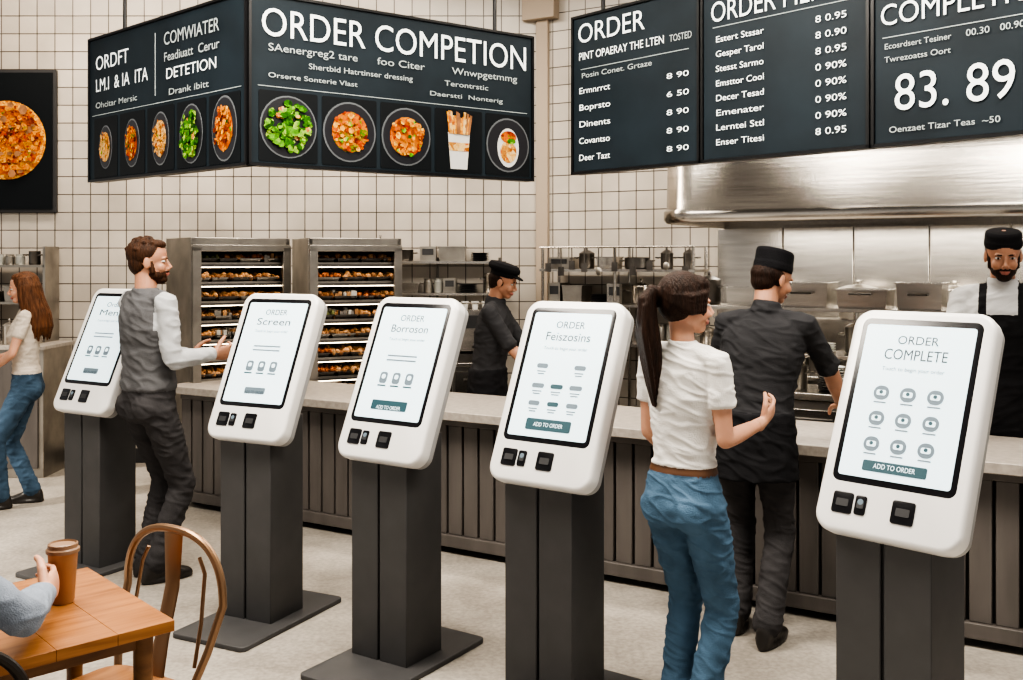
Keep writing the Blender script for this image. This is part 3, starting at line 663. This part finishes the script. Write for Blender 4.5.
def human(name,loc,yaw,H=1.75,female=False,pelvis=.93,lean=(0,0),arms=None,legs=None,head=(0,0),sleeve='short',mats=None,hairstyle='short',cap=None,
          beard=False,vox=.007,skirt=None,classify=None,belt=False,waist=.12,collar=False,hem=None,loose=1.0,wr=.009,capz=.245):
    mats=dict(mats); s=H/1.75; PZ=pelvis
    def sp(dz):
        t=max(0,dz)/.57; return V((lean[0]*t**1.2,lean[1]*t**1.2,PZ+dz))
    if female: R=[(-.11,.13,.095,-.01),(-.04,.162,.114,-.012),(.04,.148,.104,-.008),(.14,.115,.085,0),(.25,.124,.09,.005),(.35,.143,.112,.018),(.43,.148,.096,.006),(.49,.128,.078,-.005),(.53,.085,.060,-.008),(.57,.050,.05,-.01)]
    else: R=[(-.11,.135,.10,0),(-.04,.168,.116,0),(.04,.163,.112,0),(.14,.152,.104,.003),(.26,.165,.112,.006),(.37,.184,.124,.008),(.45,.186,.112,0),(.51,.155,.09,-.006),(.545,.10,.068,-.01),(.58,.062,.058,-.012)]
    mb=MB()
    def ringpts(dz,a,b,xo,sc=1.0):
        c=sp(dz)+V((xo,0,0)); o=[]
        for j in range(32):
            th=2*math.pi*j/32; cx,cy=math.cos(th),math.sin(th); e=.88
            o.append(c+V((b*sc*abs(cx)**e*(1 if cx>0 else -1),a*sc*abs(cy)**e*(1 if cy>0 else -1),0)))
        return o
    def interp(dz):
        for i in range(len(R)-1):
            if R[i][0]<=dz<=R[i+1][0]:
                t=(dz-R[i][0])/(R[i+1][0]-R[i][0]); t2=t*t*(3-2*t)*.5+t*.5; return tuple(R[i][k]+(R[i+1][k]-R[i][k])*t2 for k in(1,2,3))
        return R[-1][1:]
    def band(z0,z1,tag,sc,n=10):
        rs=[]
        for i in range(n+1):
            dz=z0+(z1-z0)*i/n; a,b,xo=interp(dz); k=sc(dz) if callable(sc) else sc; rs.append(ringpts(dz,a,b,xo,k))
        mb.rings(rs,tag)
    hz0=waist-.01 if hem is None else hem
    band(-.11,waist+.02,'bottom',1.0,8); band(hz0,.58,'top',lambda z:1.04+.04*max(0,1-(z-hz0)/.22),22)
    if belt: band(waist-.038,waist-.012,'belt',1.035,3)
    sw=.150 if female else .180; Sh={}
    for sd in(1,-1):
        S=sp(.505)+V((-.005,sd*sw,0)); Sh[sd]=S
        mb.tube([sp(.53)+V((-.01,sd*.04,-.0)),sp(.525)+V((-.008,sd*.10,0)),S],[.05,.050 if not female else .042,.055 if not female else .045],'top',14)
        mb.ell(S,(.056 if not female else .047,)*3,'top',14,10)
    if female:
        for sd in(1,-1): mb.ell(sp(.33)+V((.062,sd*.060,0)),(.052,.056,.056),'top')
    l1,l2=.285,.255; hands=[]
    k=.84 if female else 1.0
    for sd in(1,-1):
        A=arms[sd]; S=Sh[sd]; E,Wp=ik(S,V(A['w']),l1,l2,A['hint'])
        up=[S,lerp(S,E,.5),E]; fo=[E,lerp(E,Wp,.3),lerp(E,Wp,.7),Wp]
        full=sleeve=='long'
        tg='sleeve' if 'sleeve' in mats else 'top'
        chain(mb,up,[.047*k,.043*k,.037*k],'skin' if not full else tg); chain(mb,fo,[.037*k,.039*k,.031*k,.0255*k],'skin')
        if sleeve=='short': mb.tube([S,lerp(S,E,.25),lerp(S,E,.58)],[.058*k,.060*k,.061*k],tg,18)
        if sleeve in('elbow',): chain(mb,[S,lerp(S,E,.5),lerp(S,E,.92)],[.056*k,.053*k,.051*k],tg); mb.tube([lerp(S,E,.84),lerp(S,E,.97)],[.056*k,.056*k],tg,18)
        if full: chain(mb,[S,lerp(S,E,.5),E,lerp(E,Wp,.35),lerp(E,Wp,.9)],[.056*k,.053*k,.048*k,.047*k,.038*k],tg); mb.tube([lerp(E,Wp,.86),lerp(E,Wp,.96)],[.038*k,.037*k],tg,16)
        hm=MB(); hd=V(A['d']) if 'd' in A else (Wp-E).normalized()
        hm.tube([lerp(E,Wp,.8),Wp+hd*.01],[.030*k,.0245*k],'skin',14)
        hand(hm,Wp,hd,A['n'],sd==-1,A.get('curl',.6),.93 if female else 1.02,tcurl=A.get('tc',.4)); hands.append(hm)
    for sd in(1,-1):
        L=legs[sd]; Hp=V((-.0,sd*(.080 if female else .090),PZ-.03)); K,An=ik(Hp,V(L['a']),.44,.415,L.get('hint',(1,sd*.1,0)))
        lo=loose
        chain(mb,[Hp,lerp(Hp,K,.35),lerp(Hp,K,.75),K,lerp(K,An,.3),lerp(K,An,.75),lerp(K,An,.96)],[ .088,.084 if female else .086,.072,.065*lo,.062*lo,.060*lo,.063*lo],'bottom',20)
        if female: mb.ell(V((-.040,sd*.070,PZ-.045)),(.084,.082,.095),'bottom')
        elif not skirt: mb.ell(V((-.04,sd*.08,PZ-.03)),(.085,.082,.09),'bottom')
        td=V(L.get('toe',(1,sd*.15,0))); td.normalize(); sdv=V((-td.y,td.x,0)).normalized(); upv=td.cross(sdv)
        if upv.z<0: upv=-upv
        base=An-upv*.085
        rs=[]
        for a,w,h in((-.075,.018,.02),(-.065,.032,.045),(-.03,.036,.06),(.02,.036,.055),(.08,.042,.038),(.13,.044,.029),(.17,.036,.023),(.19,.02,.015)):
            rs.append([base+td*a+sdv*(w*math.cos(2*math.pi*j/16))+upv*(h+h*max(-.98,math.sin(2*math.pi*j/16))) for j in range(16)])
        mb.rings(rs,'shoe'); mb.tube([An+upv*.03,An-upv*.04],[.038,.036],'shoe',14)
        rs=[[base+td*(.057+.138*math.cos(2*math.pi*j/20))+sdv*((.046+.004*math.cos(2*math.pi*j/20))*math.sin(2*math.pi*j/20))+upv*z for j in range(20)] for z in(-.004,.018)]
        mb.rings(rs,'shoe')
    if skirt:
        z0,z1=skirt; rs=[]
        for i in range(9):
            t=i/8; z=z0+(z1-z0)*t; rs.append([V((lean[0]*.08*(1-t)+(.133+.02*t)*math.cos(2*math.pi*j/32),(.182+.02*t)*math.sin(2*math.pi*j/32),z)) for j in range(32)])
        mb.rings(rs,'apron')
    if collar: mb.tube([sp(.555)+V((-.012,0,0)),sp(.605)+V((-.008,0,0))],[.078,.066],'top',18)
    hm=MB(); N=sp(.55)+V((-.012,0,0)); hy,hp=head; hz=sp(.57)
    HM=Matrix.Translation(hz+V((.012+lean[0]*.10,lean[1]*.1,.035)))@Matrix.Rotation(math.radians(hy),4,'Z')@Matrix.Rotation(math.radians(hp),4,'Y')
    nr=.046 if female else .056
    hm.tube([N-V((0,0,.06)),N+V((0,0,.03)),HM@V((-.022,0,.05)),HM@V((-.022,0,.09))],[nr*1.15,nr,nr*.97,nr*.95],'skin',18)
    hm.M=HM; g=.95 if female else 1.0
    hm.ell((-.012,0,.142),(.096,.074*g,.085),'skin',28,18); hm.ell((.028,0,.088),(.055,.056*g,.082),'skin',24,14); hm.ell((.048,0,.024),(.030,.030*g,.022),'skin'); hm.ell((.01,0,.06),(.055,.055*g,.04),'skin')
    for q in(1,-1):
        hm.ell((.058,q*.036,.078),(.024,.02,.024),'skin'); hm.ell((-.004,q*.076*g,.10),(.018,.008,.030),'skin',12,8,Matrix.Rotation(math.radians(q*-18),3,'Z')); hm.tube([(.076,q*.012,.128),(.075,q*.045,.124)],.007,'skin',8)
    hm.tube([(.080,0,.122),(.094,0,.095),(.104,0,.076)],[.007,.008,.0115],'skin',12)
    for q in(1,-1): hm.ell((.092,q*.010,.072),(.009,.008,.007),'skin',10,6)
    hm.tube([(.074,-.024,.046),(.086,-.009,.051),(.0875,0,.049),(.086,.009,.051),(.074,.024,.046)],[.003,.005,.005,.005,.003],'lip',8)
    hm.tube([(.074,-.022,.044),(.084,-.008,.0405),(.085,.008,.0405),(.074,.022,.044)],[.003,.0055,.0055,.003],'lip',8)
    for q in(1,-1): hm.tube([(.086,q*.014,.126),(.085,q*.030,.130),(.075,q*.046,.125)],[.003,.0035,.0022],'hair',8)
    if beard:
        hm.ell((.026,0,.043),(.060,.058,.038),'hair'); hm.ell((.053,0,.018),(.034,.035,.025),'hair')
        hm.tube([(.080,-.022,.056),(.093,-.006,.060),(.093,.006,.060),(.080,.022,.056)],.004,'hair',8)
        for q in(1,-1): hm.tube([(.015,q*.060,.11),(.022,q*.057,.05)],[.009,.014],'hair',8)
        hm.tube([(.085,-.016,.046),(.094,0,.046),(.085,.016,.046)],.005,'lip',8)
    if hairstyle=='short':
        hm.ell((-.026,0,.155),(.096,.082*g,.084),'hair',26,16); hm.ell((-.052,0,.105),(.058,.070*g,.07),'hair',20,12); hm.ell((.035,0,.198),(.045,.055,.028),'hair')
        rr=random.Random(len(name))
        for i in range(26):
            a=rr.uniform(0,6.28); el=rr.uniform(.15,1.5); hm.ell((-.026+.088*math.cos(a)*math.cos(el),.076*math.sin(a)*math.cos(el),.158+.078*math.sin(el)),(.016,.016,.012),'hair',8,6)
    elif hairstyle=='chef':
        hm.ell((-.028,0,.125),(.088,.079*g,.066),'hair',26,16); hm.ell((-.052,0,.095),(.054,.066,.06),'hair',20,12)
    elif hairstyle=='pony':
        hm.ell((-.022,0,.150),(.099,.084,.090),'hair',28,18); hm.ell((-.045,0,.115),(.068,.076,.075),'hair',22,14); hm.ell((.034,0,.186),(.054,.064,.040),'hair')
        for q in(1,-1):
            for kz in range(4): hm.tube([(.072-.006*kz,q*(.036+.006*kz),.172-.013*kz),(.045,q*.068,.152-.020*kz),(-.01,q*.083,.140-.017*kz),(-.07,q*.060,.147-.01*kz),(-.11,q*.01,.15)],[.008,.014,.017,.018,.016],'hair',10)
            hm.tube([(.056,q*.055,.13),(.052,q*.060,.10),(.045,q*.060,.07)],[.006,.005,.002],'hair',8)
        hm.ell((-.118,0,.155),(.020,.022,.022),'cap')
        hm.tube([(-.10,0,.155),(-.135,0,.160),(-.158,.0,.125),(-.155,0,.05),(-.135,0,-.05),(-.12,0,-.15),(-.115,0,-.22),(-.11,0,-.28)],[.02,.028,.036,.040,.040,.034,.024,.006],'hair',16)
        for i in range(7):
            y=(i-3)*.010; hm.tube([(-.13,y*.6,.165),(-.175,y,.10),(-.177,y*1.3,.0),(-.155,y*1.4,-.1),(-.133,y*1.1,-.2),(-.115,y*.7,-.28)],[.008,.011,.012,.012,.009,.003],'hair',8)
    elif hairstyle=='long':
        hm.ell((-.026,0,.150),(.098,.083,.090),'hair',26,16); hm.ell((.02,0,.195),(.05,.056,.034),'hair')
        for i in range(15):
            a=math.radians(75+210*i/14); x,y=.085*math.cos(a)-.02,.085*math.sin(a)
            hm.tube([(x*.8,y*.8,.19),(x,y,.12),(x*1.12,y*1.12,.02),(x*1.25-.02,y*1.2,-.10),(x*1.25-.03,y*1.25,-.20),(x*1.1-.03,y*1.1,-.26-.02*(i%3))],[.022,.03,.031,.03,.024,.006],'hair',10)
        hm.ell((-.06,0,.0),(.05,.07,.16),'hair')
    if cap=='pill':
        cz=capz
        hm.rings([[V((-.014+(r*1.12)*math.cos(2*math.pi*j/28)+sh,r*math.sin(2*math.pi*j/28),z)) for j in range(28)] for r,z,sh in((.081,.148,0),(.084,.151,0),(.085,.178,0),(.082,.180,0),(.082,cz-.012,-.004),(.075,cz,-.006),(.05,cz+.004,-.006))],'cap')
    if cap=='news':
        hm.rings([[V((-.014+(r*1.12)*math.cos(2*math.pi*j/28)+sh,r*math.sin(2*math.pi*j/28),z)) for j in range(28)] for r,z,sh in((.083,.150,0),(.085,.178,0),(.102,.190,-.004),(.104,.212,-.008),(.09,.235,-.012),(.05,.242,-.014))],'cap')
        hm.ell((.085,0,.165),(.052,.058,.008),'cap',20,8,Matrix.Rotation(math.radians(12),3,'Y'))
    em=MB(); em.M=HM
    for q in(1,-1):
        em.ell((.0705,q*.030,.112),(.0122,.0135,.0062),CL['eyew'],14,10); em.ell((.0785,q*.030,.112),(.0050,.0062,.0056),CL['iris'],12,8)
    mats.setdefault('lip',CL['lip']); mats.setdefault('cap',CL['cap'])
    meshes=[remesh(mb,vox,mats,classify,3,wr,('top','bottom','sleeve','apron')),remesh(hm,.0042,mats,None,2)]
    for h in hands: meshes.append(remesh(h,.0032,mats,None,2))
    objs=[]
    for m in meshes:
        o=bpy.data.objects.new('t',m); C.collection.objects.link(o); objs.append(o)
    eo=em.obj('t'); objs.append(eo)
    bm=bmesh.new(); ml=[]
    for o in objs:
        off=[]
        for mt in o.data.materials:
            if mt not in ml: ml.append(mt)
            off.append(ml.index(mt))
        n0=len(bm.faces); bm.from_mesh(o.data); bm.faces.ensure_lookup_table()
        for f in bm.faces[n0:]: f.material_index=off[f.material_index]
    me=bpy.data.meshes.new(name); bm.to_mesh(me); bm.free()
    for mt in ml: me.materials.append(mt)
    for o in objs: bpy.data.objects.remove(o)
    me.transform(Matrix.Scale(s,4)); me.polygons.foreach_set('use_smooth',[True]*len(me.polygons))
    ob=bpy.data.objects.new(name,me); C.collection.objects.link(ob)
    ob.matrix_basis=Matrix.Translation(loc)@Matrix.Rotation(math.radians(yaw),4,'Z')
    zm=min(v.co.z for v in me.vertices); ob.location.z=-zm
    return ob
st=lambda a=.0,b=.0:{1:{'a':(a,.10,.09)},-1:{'a':(b,-.10,.09)}}
human('woman_with_ponytail',at(684,3.56),48,1.64,True,head=(-38,2),arms={-1:{'w':(.24,-.20,1.19),'hint':(-.2,-.1,-1),'n':(.1,1,.5),'curl':.6,'d':(.85,-.05,.45)},1:{'w':(.20,.13,1.00),'hint':(-.9,.15,-.5),'n':(-.2,-1,.2),'curl':.6}},
 legs={1:{'a':(.04,.070,.09)},-1:{'a':(.0,-.065,.09)}},mats={'skin':SK['a'],'hair':HR['dark'],'top':CL['tee'],'bottom':CL['jean'],'belt':CL['belt'],'shoe':CL['sneaker']},hairstyle='pony',belt=True,vox=.005,waist=.125,loose=1.02,wr=.009)
human('man_in_vest',at(148,5.33),50,1.80,False,head=(-40,0),lean=(.0,0),arms={-1:{'w':(.26,-.20,1.16),'hint':(-.35,-.2,-1),'n':(.1,1,.3),'curl':.7},1:{'w':(.28,.05,1.14),'hint':(-.4,.5,-1),'n':(0,-1,.4),'curl':.7}},
 legs={1:{'a':(.04,.08,.09)},-1:{'a':(-.0,-.08,.09)}},mats={'skin':SK['b'],'hair':HR['brown'],'top':CL['vest'],'sleeve':CL['shirtg'],'bottom':CL['trouser'],'shoe':CL['shoe']},hairstyle='short',beard=True,sleeve='long',collar=False,hem=.06,loose=1.05,
 classify=lambda c,t:('sleeve' if (t=='top' and (abs(c.y)>.165) and c.z>1.30) else t))
human('woman_with_long_hair',at(26,6.94),200,1.60,True,head=(0,6),arms={-1:{'w':(.20,-.02,1.12),'hint':(-.6,-1,-.6),'n':(-.6,.2,.8),'curl':.6,'d':(.3,.9,.2)},1:{'w':(.23,.06,1.04),'hint':(-.4,1,-.6),'n':(-.6,-.2,.6),'curl':.6,'d':(.4,-.8,.1)}},
 legs={1:{'a':(.16,.08,.09)},-1:{'a':(-.04,-.08,.09)}},mats={'skin':SK['a'],'hair':HR['mid'],'top':CL['blouse'],'bottom':CL['jean2'],'shoe':CL['shoe']},hairstyle='long',waist=.09,loose=1.0)
human('chef',at(487,6.62),-12,1.66,False,head=(-4,16),lean=(.07,0),arms={-1:{'w':(.40,-.16,1.00),'hint':(-.7,-.4,-1),'n':(0,.6,-.8),'curl':.7},1:{'w':(.42,.10,1.0),'hint':(-.6,.6,-1),'n':(0,-.6,-.8),'curl':.7}},
 legs=st(),mats={'skin':SK['b'],'hair':HR['dark'],'top':CL['chef'],'bottom':CL['chef'],'apron':CL['apron'],'shoe':CL['shoe']},hairstyle='chef',cap='news',sleeve='elbow',collar=True,skirt=(1.04,.50),vox=.008)
human('chef',at(754,4.50),62,1.72,False,head=(-40,14),lean=(.07,-.04),arms={-1:{'w':(.44,-.33,.99),'hint':(-.2,-1,-.2),'n':(0,.3,-1),'curl':.45,'d':(.85,-.1,-.35)},1:{'w':(.36,.14,1.05),'hint':(-.6,.8,-.8),'n':(0,-.6,-.8),'curl':.7}},
 legs={1:{'a':(.05,.09,.09)},-1:{'a':(-.08,-.08,.09)}},mats={'skin':SK['b'],'hair':HR['dark'],'top':CL['chef'],'bottom':CL['trouser'],'apron':CL['apron'],'shoe':CL['shoe']},hairstyle='chef',cap='pill',sleeve='elbow',collar=True,skirt=(1.04,.74),loose=1.08,vox=.0065)
human('chef',at(1003,5.05),-118,1.84,False,head=(8,14),lean=(.03,0),arms={-1:{'w':(.30,-.20,.95),'hint':(-.5,-.8,-.3),'n':(0,.5,-.8),'curl':.7},1:{'w':(.30,.22,.95),'hint':(-.5,.8,-.3),'n':(0,-.5,-.8),'curl':.7}},
 legs=st(),mats={'skin':SK['b'],'hair':HR['dark'],'top':CL['chefshirt'],'bottom':CL['trouser'],'apron':CL['apron'],'shoe':CL['shoe']},hairstyle='chef',cap='pill',capz=.222,beard=True,sleeve='long',collar=True,skirt=(1.04,.55),vox=.007,
 classify=lambda c,t:('apron' if (t=='top' and (c.z<1.14 or (c.x>.02 and abs(c.y)<.115 and c.z<1.36) or (abs(abs(c.y)-.085)<.018 and c.z<1.52))) else t))
human('seated_customer',V((-1.66,2.25,0)),43,1.70,False,pelvis=.545,lean=(.31,.06),head=(0,4),arms={-1:{'w':(.585,-.03,.85),'hint':(.5,-1,-.6),'n':(-.25,1,0),'curl':.75,'d':(.6,.8,0.05)},1:{'w':(.45,.30,.83),'hint':(-.3,1,-.5),'n':(0,-.2,-1),'curl':.5}},
 legs={1:{'a':(.42,.12,.09),'hint':(1,0,1)},-1:{'a':(.40,-.12,.09),'hint':(1,0,1)}},mats={'skin':SK['a'],'hair':HR['brown'],'top':CL['sweater'],'bottom':CL['trouser'],'shoe':CL['shoe']},hairstyle='short',sleeve='long',collar=True,vox=.006,hem=.0)
# ------------------------------------------------------------ fit text widths
C.view_layer.update()
for o,w in FITS:
    d=o.dimensions.x/max(o.scale.x,1e-6)
    if d>0: o.scale.x=w/d
# ------------------------------------------------------------ lights
def area(name,loc,sx,sy,e,col=(1,.95,.88),rot=(0,0,0)):
    l=bpy.data.lights.new(name,'AREA'); l.shape='RECTANGLE'; l.size=sx; l.size_y=sy; l.energy=e; l.color=col
    o=bpy.data.objects.new(name,l); C.collection.objects.link(o); o.location=loc; o.rotation_euler=rot; return o
area('ceiling_light',(-1.6,3.6,4.25),3.2,1.2,240,(1,.92,.81))
area('ceiling_light',(1.6,2.6,4.25),2.2,1.2,150,(1,.92,.81))
area('ceiling_light',(-2.8,7.3,4.25),3.5,.6,95,(1,.87,.72))
kl=area('kitchen_light',(0,0,0),4.5,.35,105,(1,.91,.79)); kl.matrix_basis=ROOM@Matrix.Translation((-2.2,5.5,4.2))
hl=area('hood_light',(0,0,0),3,.4,52,(1,.92,.80)); hl.matrix_basis=ROOM@Matrix.Translation((-.7,6.65,1.92))
sl=bpy.data.lights.new('sun','SUN'); sl.energy=3.3; sl.angle=math.radians(3); sl.color=(1,.92,.81)
so=bpy.data.objects.new('sun',sl); C.collection.objects.link(so); so.rotation_euler=V((.80,.55,-.62)).to_track_quat('-Z','Y').to_euler()
w=bpy.data.worlds.new('world'); C.scene.world=w; w.use_nodes=True; bg=w.node_tree.nodes['Background']; bg.inputs[0].default_value=(1,.97,.93,1); bg.inputs[1].default_value=.34
# ------------------------------------------------------------ camera
cam=bpy.data.cameras.new('camera'); cam.sensor_width=36; cam.lens=36*1000/1023; cam.shift_y=-80/1023; cam.clip_start=.05
co=bpy.data.objects.new('camera',cam); C.collection.objects.link(co); co.location=(0,0,CAMH); co.rotation_euler=(math.pi/2,0,0)
C.scene.camera=co
C.scene.view_settings.view_transform='AgX'
try: C.scene.view_settings.look='AgX - High Contrast'
except Exception as ex: print(ex)
C.scene.view_settings.exposure=.45
